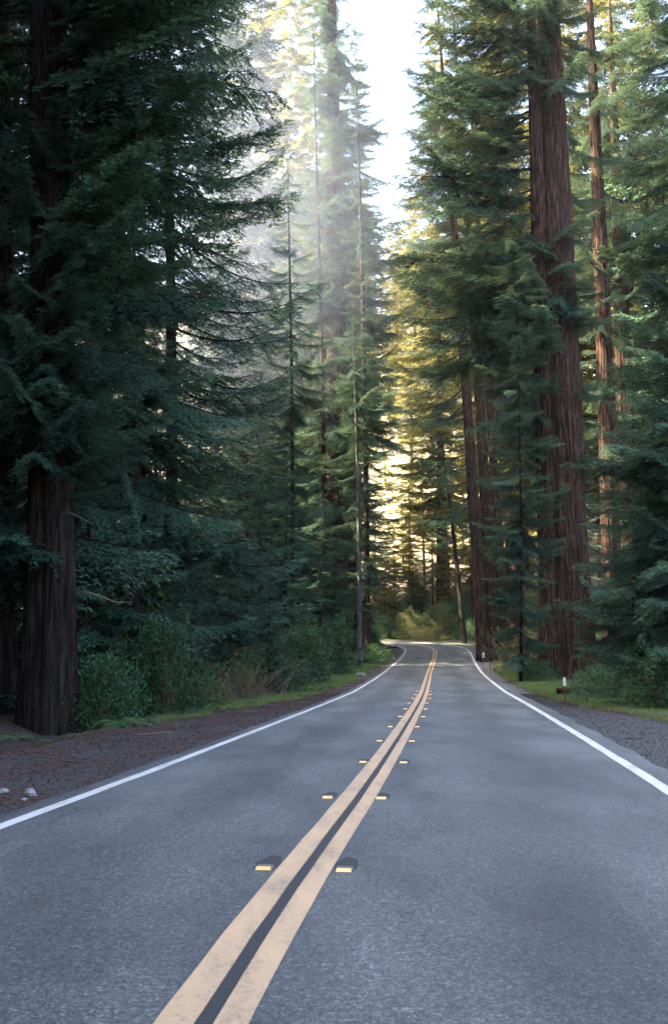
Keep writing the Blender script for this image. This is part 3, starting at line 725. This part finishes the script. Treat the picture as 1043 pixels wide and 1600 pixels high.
# ------------------------------------------------------------------ shrubs, ferns, thicket
def shrub_mesh(sd, R, H, n, leaf, mat, stems=9):
    rg = R8(sd); b_ = Buf()
    for i in range(stems):
        a = rg.uniform(0, 6.28); rr = rg.uniform(.2, .9) * R; t = np.linspace(0, 1, 5); hh = H * rg.uniform(.6, 1)
        tube(b_, np.c_[math.cos(a) * rr * t ** 1.3, math.sin(a) * rr * t ** 1.3, hh * t - .1], np.interp(t, [0, 1], [.02, .005]), 4)
    nc = n // 14
    th_ = rg.uniform(0, 6.28, nc); u = rg.random(nc) ** .45; ph = rg.uniform(0, 1, nc)
    lump = 1 + .25 * np.sin(th_ * 3 + sd) + .15 * np.sin(th_ * 5)
    C = np.c_[np.cos(th_) * R * u * lump * np.sqrt(1 - (ph * .95) ** 2), np.sin(th_) * R * u * lump * np.sqrt(1 - (ph * .95) ** 2), H * ph * (.6 + .4 * lump) + .05]
    out = C / np.array([R, R, H]); B = np.repeat(C, 14, 0) + rg.normal(0, leaf * 1.3, (nc * 14, 3))
    D = np.repeat(out, 14, 0) + rg.normal(0, .7, (nc * 14, 3)) + UP * .1
    tn = np.clip(np.repeat(rg.normal(.5, .18, nc), 14) + rg.normal(0, .08, nc * 14), 0, 1)
    B[:, 2] = np.maximum(B[:, 2], .02)
    leaves(b_, B, D, leaf * rg.uniform(.7, 1.4, nc * 14), leaf * .5 * rg.uniform(.7, 1.3, nc * 14), rg, 1, tn)
    return b_.mesh('shrub', [M['twig'], M[mat]])
def fern_mesh(sd, R):
    rg = R8(sd); b_ = Buf()
    for i in range(15):
        a = i / 15 * 6.28 + rg.normal(0, .15); L = R * rg.uniform(.75, 1.1); lift = rg.uniform(.5, 1.0)
        s = np.linspace(.05, 1, 16); d = np.array([math.cos(a), math.sin(a), 0]); sd_ = np.array([-math.sin(a), math.cos(a), 0])
        P = d * (s * L)[:, None] + UP * (L * (lift * s - 1.0 * lift * s ** 2.2) )[:, None]
        tube(b_, P, .006, 3, 0)
        for g in (-1, 1):
            leaves(b_, P, sd_ * g + d * .35 + UP * rg.normal(0, .1), .26 * L * np.sin(np.clip(s, .08, .97) * 3.0) + .02, .035, rg, 1, np.clip(rg.normal(.55, .15), 0, 1))
    return b_.mesh('fern', [M['twig'], M['fern']])
def thicket_mesh(sd, R, H, n=90):
    rg = R8(sd); b_ = Buf()
    for i in range(n):
        a = rg.uniform(0, 6.28); r_ = R * rg.random() ** .5; p = np.array([math.cos(a) * r_, math.sin(a) * r_, 0])
        d = np.array([*rg.normal(0, .5, 2), 1.0]); L = H * rg.uniform(.5, 1.1); t = np.linspace(0, 1, 6)
        q = p + d * (t[:, None] * L) + np.c_[np.sin(t * rg.uniform(1, 5)) * .15, np.cos(t * 3) * .1, -t ** 2 * L * rg.uniform(.05, .5)]
        tube(b_, q, np.interp(t, [0, 1], [.012, .004]), 3)
    m_ = n * 9; B = np.c_[rg.normal(0, R * .5, (m_, 2)), rg.uniform(.1, H * .9, m_)]
    leaves(b_, B, rg.normal(0, 1, (m_, 3)), .07, .035, rg, 1, rg.uniform(0, 1, m_))
    return b_.mesh('thicket', [M['twig'], M['shrub_yellow']])
SH = [shrub_mesh(1, 1.1, 1.5, 3600, .115, 'shrub', 16), shrub_mesh(2, 1.3, 1.1, 3600, .10, 'shrub', 16), shrub_mesh(3, 1.0, 2.1, 3400, .12, 'shrub', 16)]
SHY = [shrub_mesh(4, 1.2, 1.3, 3400, .07, 'shrub_yellow'), shrub_mesh(5, 1.0, 1.8, 3000, .07, 'shrub_yellow')]
SHB = shrub_mesh(6, 1.0, 2.2, 2600, .10, 'shrub_bright')
FE = [fern_mesh(1, .8), fern_mesh(2, .65)]
TH = [thicket_mesh(1, 1.4, 1.7), thicket_mesh(2, 1.2, 2.2)]
def plant(me, name, cat, px, Y, s, label, group=None, sz=1.0, x=None):
    x = spot(px, 1000, Y)[0] if x is None else x
    o = link(name, me, None, (x, Y, gz1(x, Y) - .03)); o.scale = (s, s, s * sz); o.rotation_euler = (0, 0, rng.uniform(0, 6.28))
    props(o, label, cat, group); return o
plant(SH[0], 'shrub', 'shrub', 165, 27, 1.05, 'leafy dark green shrub right beside the great redwood base')
plant(SHB, 'maple_shrub', 'shrub', 172, 34.5, 2.1, 'tall bright green leafy shrub in the shade behind the great redwood')
plant(SHB, 'maple_shrub', 'shrub', 700, 146, 2.2, 'bright yellow green shrub beyond the bend left of the leaning trunk')
plant(SH[2], 'shrub', 'shrub', 262, 29.5, 1.15, 'tallest leafy shrub on the left verge right of the great redwood')
plant(SH[1], 'shrub', 'shrub', 215, 31.5, 1.0, 'low green shrub between the two leafy shrubs on the left verge')
plant(SHY[0], 'shrub', 'shrub', 335, 34, .6, 'low yellowish shrub at the edge of the left grass strip')
plant(SHY[1], 'shrub', 'shrub', 385, 38, .65, 'olive shrub in front of the bare thicket on the left')
plant(SH[1], 'shrub', 'shrub', 430, 46, 1.4, 'broad green shrub on the left verge behind the thin post')
plant(SH[0], 'shrub', 'shrub', 475, 55, 1.5, 'rounded green shrub on the left verge half way to the bend')
plant(SH[2], 'shrub', 'shrub', 520, 68, 1.5, 'tall green shrub left of the pale grey trunk')
plant(SH[1], 'shrub', 'shrub', 578, 84, 1.2, 'green shrub right of the slender trunks on the left bank')
plant(SHY[0], 'shrub', 'shrub', 582, 119, 1.2, 'yellow green shrub on the earth bank inside the bend')
plant(SH[0], 'shrub', 'shrub', 577, 102, 1.4, 'dark shrub just left of the earth bank')
plant(SH[1], 'shrub', 'shrub', 985, 35.5, 1.1, 'low shrub behind the grass strip at right, below the young fir')
plant(SH[0], 'shrub', 'shrub', 1035, 32, 1.0, 'green shrub at the right border above the red leaf litter')
plant(SH[1], 'shrub', 'shrub', 935, 40, .9, 'small shrub right of the near post')
plant(SHY[1], 'shrub', 'shrub', 1010, 33.5, .6, 'small yellowing shrub amid the right verge shrubs')
plant(SHY[1], 'shrub', 'shrub', 812, 66, 1.5, 'brownish shrub between the leaning clump and the giant redwood')
plant(SH[1], 'shrub', 'shrub', 835, 58, .9, 'small green shrub at the foot of the giant redwood')
plant(TH[0], 'bramble_thicket', 'thicket', 330, 38, 1.1, 'brown bare-stemmed thicket under the sweeping fir')
plant(TH[1], 'bramble_thicket', 'thicket', 395, 43, 1.1, 'bare-stemmed thicket right of the sweeping fir trunk')
plant(TH[0], 'bramble_thicket', 'thicket', 225, 35, 1.3, 'brown tangle of stems behind the leafy left shrubs')
plant(TH[1], 'bramble_thicket', 'thicket', 800, 74, 1.6, 'brown twiggy thicket right of the leaning clump')
plant(TH[0], 'bramble_thicket', 'thicket', 905, 44, .6, 'reddish tangle of dead stems behind the near post')
for i, (px, Y, s, lb) in enumerate([(195, 24.3, .9, 'sword fern at the left tip of the grass strip'), (225, 25.5, .85, 'sword fern right of the leftmost fern on the verge'),
                                    (130, 24.5, .6, 'small fern right of the foot of the great redwood'), (35, 24.6, .7, 'fern left of the foot of the great redwood'), (88, 24.2, .5, 'tiny fern in front of the great redwood foot'), (-5, 23.5, .7, 'fern at the left border below the dark trunk'), (290, 29, .7, 'fern under the tallest leafy shrub'),
                                    (1000, 32, .7, 'fern low on the right verge'), (955, 35, .7, 'fern just behind the right grass strip')]):
    plant(FE[i % 2], 'sword_fern', 'fern', px, Y, s, lb)
for i, (px, Y, s_, lb) in enumerate([(315, 31, .8, 'fern in front of the brown bare-stemmed thicket'), (350, 34, .75, 'fern beside the low yellowish shrub'), (405, 40, .8, 'fern at the edge of grass below the olive shrub'),
                                    (245, 27, .55, 'smallest fern at the grass edge below the tallest leafy shrub'), (905, 39, .6, 'fern beside the reddish log'), (850, 52, .8, 'fern near the foot of the giant redwood')]):
    plant(FE[i % 2], 'sword_fern', 'fern', px, Y, s_, lb)
tree('young', spot(300, 1000, 36)[0], 36, .34, 'knee high young conifer rising out of the left thicket', None)
tree('young', spot(420, 1000, 44)[0], 44, .42, 'little conifer between the olive shrub and the broad green shrub', None)
# background undergrowth on both banks and beyond the bend
def under(n, xr, yr, cond, label, group, sd, mes, s0=1.0, s1=2.0):
    rg = R8(sd); c = t_ = 0
    while c < n and t_ < n * 50:
        t_ += 1; x, y = rg.uniform(*xr), rg.uniform(*yr)
        o = float(road_offset(np.array([x]), np.array([y]))[0])
        if not cond(o, x, y): continue
        plant(mes[rg.integers(len(mes))], 'shrub', 'shrub', 0, y, rg.uniform(s0, s1), label, group, x=x); c += 1
under(46, (-24, 4), (36, 112), lambda o, x, y: o < -HALF_L - 5.2, 'dark shrub under the trees left of the road', 'undergrowth shrubs left of the road', 1, SH + SHY[:1])
under(26, (10, 40), (48, 118), lambda o, x, y: o > HALF_R + 6, 'dark shrub under the trees right of the road', 'undergrowth shrubs right of the road', 2, SH + SHY[:1])
under(60, (-10, 30), (134, 160), lambda o, x, y: abs(o) > 5, 'leafy shrub beyond the far side of the bend', 'shrubs beyond the bend', 3, SH + SHY, 1.2, 2.6)
for i, (x, y, s) in enumerate([(-7, 30, 1), (-10, 42, 1), (-5.5, 56, .8), (-3, 66, .9), (0, 78, .8), (21, 78, 1), (19, 92, .9), (-9, 35, .8), (-13, 50, 1.1), (16, 60, .7), (24, 60, 1.1)]):
    tree('young', x, y, s, 'young conifer leafy to the ground in the roadside undergrowth', 'young conifers in the undergrowth')

number('young conifers in the undergrowth', 'young conifer leafy to the ground in the undergrowth')
# ------------------------------------------------------------------ verge grass, litter, gravel
def verge(n, y0, y1, side, e0, e1, sd, hmax=.16):
    rg = R8(sd); y = y0 + (y1 - y0) * rg.random(n) ** 1.3
    j = np.argmin(np.abs(CL[:200, 1][None] - y[:, None]), 1)
    wl_ = np.interp(y, [0, 18, 27, 40, 60, 90, 130], [4.2, 3.6, 2.6, 1.3, 1.0, .9, 1.0]); wr_ = np.interp(y, [0, 15, 25, 36, 50, 75, 100, 130], [3.6, 3.2, 2.5, 1.1, .7, .6, 2.0, 1.2])
    w = (wl_ if side < 0 else wr_)
    d = w + rg.uniform(e0, e1, n) + .3 * sn(CL[j, 0], y, 1.1, 4)
    off = (HALF_L + .15 + d) if side < 0 else (HALF_R + .35 + d)
    P = CL[j] + NRM[j] * (side * off)[:, None]; P[:, 1] += rg.uniform(-.3, .3, n)
    return P, rg
gb = Buf()
for side, y0, y1, n in ((-1, 23, 112, 60000), (1, 22, 100, 60000)):
    P, rg = verge(n, y0, y1, side, 0, 2.0 if side < 0 else 2.8, 5 + side)
    keep = sn(P[:, 0], P[:, 1], .9, 7) + .5 * sn(P[:, 0], P[:, 1], .3, 1) > -.3; P = P[keep]; n = len(P)
    z = gz(P[:, 0], P[:, 1])
    far = np.clip(P[:, 1] / 40, .7, 2.2)
    leaves(gb, np.c_[P, z - .01], np.c_[rg.normal(0, .5, (n, 2)), np.ones(n)], rg.uniform(.05, .15, n) * far ** .5, .015 * far, rg, 0, rg.uniform(.2, 1, n))
props(gb.obj('grass', [M['grass']]), 'short green grass strips along both road verges', 'grass', kind='stuff')
lb_ = Buf()
rg = R8(77)
def zone(n, y0, y1, side, fun):
    y = y0 + (y1 - y0) * rg.random(n) ** 1.6
    j = np.argmin(np.abs(CL[:200, 1][None] - y[:, None]), 1); off = fun(y, n)
    P = CL[j] + NRM[j] * (side * off)[:, None]; P[:, 1] += rg.uniform(-.3, .3, n)
    return P
wlf = lambda y: np.interp(y, [0, 18, 27, 40, 60, 90, 130], [4.2, 3.6, 2.6, 1.3, 1.0, .9, 1.0])
wrf = lambda y: np.interp(y, [0, 15, 25, 36, 50, 75, 100, 130], [3.6, 3.2, 2.5, 1.1, .7, .6, 2.0, 1.2])
PL = zone(60000, 7, 60, -1, lambda y, n: HALF_L + .25 + (wlf(y) + .9) * rg.random(n) ** .7)
PR = zone(20000, 10, 60, 1, lambda y, n: HALF_R + .5 + wrf(y) + rg.normal(.1, .25, n))
PF = np.c_[rg.uniform(-14, -5, 34000), rg.uniform(12, 34, 34000)]; PF = PF[road_offset(PF[:, 0], PF[:, 1]) < -6.5]
P = np.vstack([PL[sn(PL[:, 0], PL[:, 1], .8, 3) > -.3], PR, PF]); n = len(P)
leaves(lb_, np.c_[P, gz(P[:, 0], P[:, 1]) + .012], np.c_[rg.normal(0, 1, (n, 2)), rg.normal(.08, .18, n)], rg.uniform(.03, .13, n), rg.uniform(.004, .014, n), rg, 0)
props(lb_.obj('leaf_litter', [M['litter']]), 'reddish brown redwood needle litter on the road shoulders', 'leaf litter', kind='stuff')
sb_ = Buf()
PL = zone(20000, 7, 45, -1, lambda y, n: HALF_L + .22 + wlf(y) * rg.random(n)); PR = zone(26000, 9, 45, 1, lambda y, n: HALF_R + .5 + wrf(y) * rg.random(n))
P = np.vstack([PL, PR]); n = len(P); r_ = rg.uniform(.005, .017, n) * rg.uniform(.6, 1.2, n)
oct_ = np.array([(1, 0, 0), (0, 1, 0), (-1, 0, 0), (0, -1, 0), (0, 0, .7), (0, 0, -.5)], float)
V = np.c_[P, gz(P[:, 0], P[:, 1]) + .008][:, None] + oct_[None] * r_[:, None, None] * rg.uniform(.6, 1.3, (n, 6, 1))
fq = np.array([(0, 1, 4, 4), (1, 2, 4, 4), (2, 3, 4, 4), (3, 0, 4, 4)])
# top pyramid as two bent quads
F = (np.arange(n) * 6)[:, None, None] + np.array([(0, 1, 2, 4), (2, 3, 0, 4)])[None]
sb_.add(V.reshape(-1, 3), F.reshape(-1, 4))
props(sb_.obj('gravel', [M['gravel']]), 'loose grey gravel on the road shoulders', 'gravel', kind='stuff')

# ------------------------------------------------------------------ stones, log, stick, posts
def rock(px, py, Y, r, label, sd, mt='stone', flat=.6):
    rg = R8(sd); x = spot(px, py, Y)[0]
    b_ = Buf(); na, nz = 10, 6; a = np.arange(na) / na * 6.283; p = np.linspace(.02, math.pi - .02, nz)
    V = np.stack([np.sin(p)[:, None] * np.cos(a), np.sin(p)[:, None] * np.sin(a), np.broadcast_to(np.cos(p)[:, None], (nz, na)) * flat], -1) * (1 + rg.normal(0, .13, (nz, na, 1))) * r
    i = np.arange(nz - 1)[:, None] * na; j = np.arange(na)[None]; j2 = (j + 1) % na
    b_.add(V.reshape(-1, 3), np.stack([i + j, i + na + j, i + na + j2, i + j2], -1).reshape(-1, 4))
    o = b_.obj('rock', [M[mt]]); o.location = (x, Y, gz1(x, Y) + r * flat * .35); props(o, label, 'rock'); return o
rock(47, 1238, 12.3, .07, 'pale round stone lying on the litter at the near left shoulder', 1, flat=.85)
rock(6, 1229, 12.6, .06, 'whitish stone at the left border beyond the pale round stone', 2)
rock(38, 1247, 11.9, .04, 'small stone just in front of the pale round stone', 5)
rock(590, 1020, 88, .45, 'pale flat boulder on the bank left of the bend', 3)
rock(563, 1044, 66, .38, 'low pale stone in the grass left of the road', 4, flat=.4)
def stick(name, px, py, Y, L, r, az, label, mt='twig', cat='stick', up=0):
    x = spot(px, py, Y)[0]; b_ = Buf(); t = np.linspace(0, 1, 7)
    tube(b_, np.c_[(t - .5) * L * math.cos(az), (t - .5) * L * math.sin(az), r * .8 + .03 * L * np.sin(t * 3) + up * t], np.interp(t, [0, 1], [r, r * .5]), 8)
    if L > 1:
        for q in (.3, .6): tube(b_, np.array([[(q - .5) * L, 0, r], [(q - .45) * L, .2, r + .25], [(q - .4) * L, .3, r + .4]]), np.array([r * .3, r * .2, .01]), 5)
    o = b_.obj(name, [M[mt]], smooth=True); o.location = (x, Y, gz1(x, Y)); props(o, label, cat); return o
stick('stick', 988, 1154, 20.5, .33, .014, .1, 'short dark stick lying on the right gravel shoulder', 'post')
stick('fallen_log', 905, 1068, 43.5, 1.9, .16, .15, 'reddish fallen log in the brush right of the near post', 'bark_red', 'log')
stick('fallen_branch', 612, 1016, 112.5, 2.2, .16, .9, 'reddish fallen branch on the earth bank inside the bend', 'bark_red', 'branch')
stick('fallen_branch', 255, 1150, 21.5, .9, .022, .3, 'thin dark fallen branch lying on the left litter shoulder', 'twig', 'branch')
stick('stick', 120, 1190, 16.0, .5, .012, -.5, 'small dark stick on the left shoulder beyond the pale round stone', 'twig')
def post(px, Y, H, label, dark_h, w=.075):
    x = spot(px, 1050, Y)[0]; e = empty('delineator_post', (x, Y, gz1(x, Y))); props(e, label, 'post', 'roadside marker posts')
    def box(nm, a, b_, z0, z1, m):
        q = Buf(); c = .006
        V = [(-a + c, -b_, z0), (a - c, -b_, z0), (a, -b_ + c, z0), (a, b_ - c, z0), (a - c, b_, z0), (-a + c, b_, z0), (-a, b_ - c, z0), (-a, -b_ + c, z0)]
        V += [(p[0] * .98, p[1] * .98, z1) for p in V]
        F = [(i, (i + 1) % 8, 8 + (i + 1) % 8, 8 + i) for i in range(8)] + [(8, 9, 10, 11), (8, 11, 12, 15), (15, 12, 13, 14)]
        q.add(V, F); o = q.obj(nm, [M[m]], e); return o
    box('stake', w * .45, .02, -.25, dark_h, 'post')
    pl = box('reflector_plate', w, .028, dark_h - .02, H, 'plate'); return e
post(880.5, 36.5, .84, 'near roadside post with white top on the right grass verge', .58, .047)
post(755, 88.5, .82, 'far roadside post with white plate before the leaning redwood clump', .42, .095)
stick('thin_stake', 456, 1105, 31.5, .02, .018, 0, 'thin grey stake standing in the left grass strip', 'twig', 'stake', up=.75)

# ------------------------------------------------------------------ haze
if HAZE > 0:
    bpy.ops.mesh.primitive_cube_add(size=1, location=(0, 190, 66)); hz = bpy.context.object; hz.name = 'haze'
    hz.scale = (700, 580, 150); props(hz, kind='stuff'); hz['label'] = 'thin bright morning haze hanging between the trees'; hz['category'] = 'haze'
    m = bpy.data.materials.new('haze_air'); m.use_nodes = True; nt = m.node_tree
    for n_ in list(nt.nodes):
        if n_.type == 'BSDF_PRINCIPLED': nt.nodes.remove(n_)
    pv = N(nt, 'ShaderNodeVolumePrincipled'); pv.inputs['Color'].default_value = (.93, .95, 1, 1); pv.inputs['Density'].default_value = HAZE; pv.inputs['Anisotropy'].default_value = .3
    nt.links.new(pv.outputs[0], nt.nodes['Material Output'].inputs['Volume']); hz.data.materials.append(m)

# a denser mist bank caught in the opening above the inside of the bend
if MIST > 0:
    bpy.ops.mesh.primitive_uv_sphere_add(segments=24, ring_count=12, radius=1, location=(-19, 70, 28)); mb = bpy.context.object; mb.name = 'mist_bank'
    mb.scale = (31, 41, 21); mb.rotation_euler = (0, math.radians(-25), 0)
    props(mb, 'soft pale mist hanging behind the sweeping fir left of the sky gap', 'mist', kind='stuff')
    m = bpy.data.materials.new('mist_air'); m.use_nodes = True; nt = m.node_tree
    for n_ in list(nt.nodes):
        if n_.type == 'BSDF_PRINCIPLED': nt.nodes.remove(n_)
    pv = N(nt, 'ShaderNodeVolumePrincipled'); pv.inputs['Color'].default_value = (.74, .83, 1, 1); pv.inputs['Anisotropy'].default_value = .3
    ln = N(nt, 'ShaderNodeVectorMath', operation='LENGTH'); nt.links.new(texco(nt), ln.inputs[0])
    mr = N(nt, 'ShaderNodeMapRange'); mr.interpolation_type = 'SMOOTHSTEP'
    nt.links.new(ln.outputs['Value'], mr.inputs[0]); mr.inputs[1].default_value = .98; mr.inputs[2].default_value = .2; mr.inputs[3].default_value = 0; mr.inputs[4].default_value = MIST
    nt.links.new(mr.outputs[0], pv.inputs['Density'])
    nt.links.new(pv.outputs[0], nt.nodes['Material Output'].inputs['Volume']); mb.data.materials.append(m)
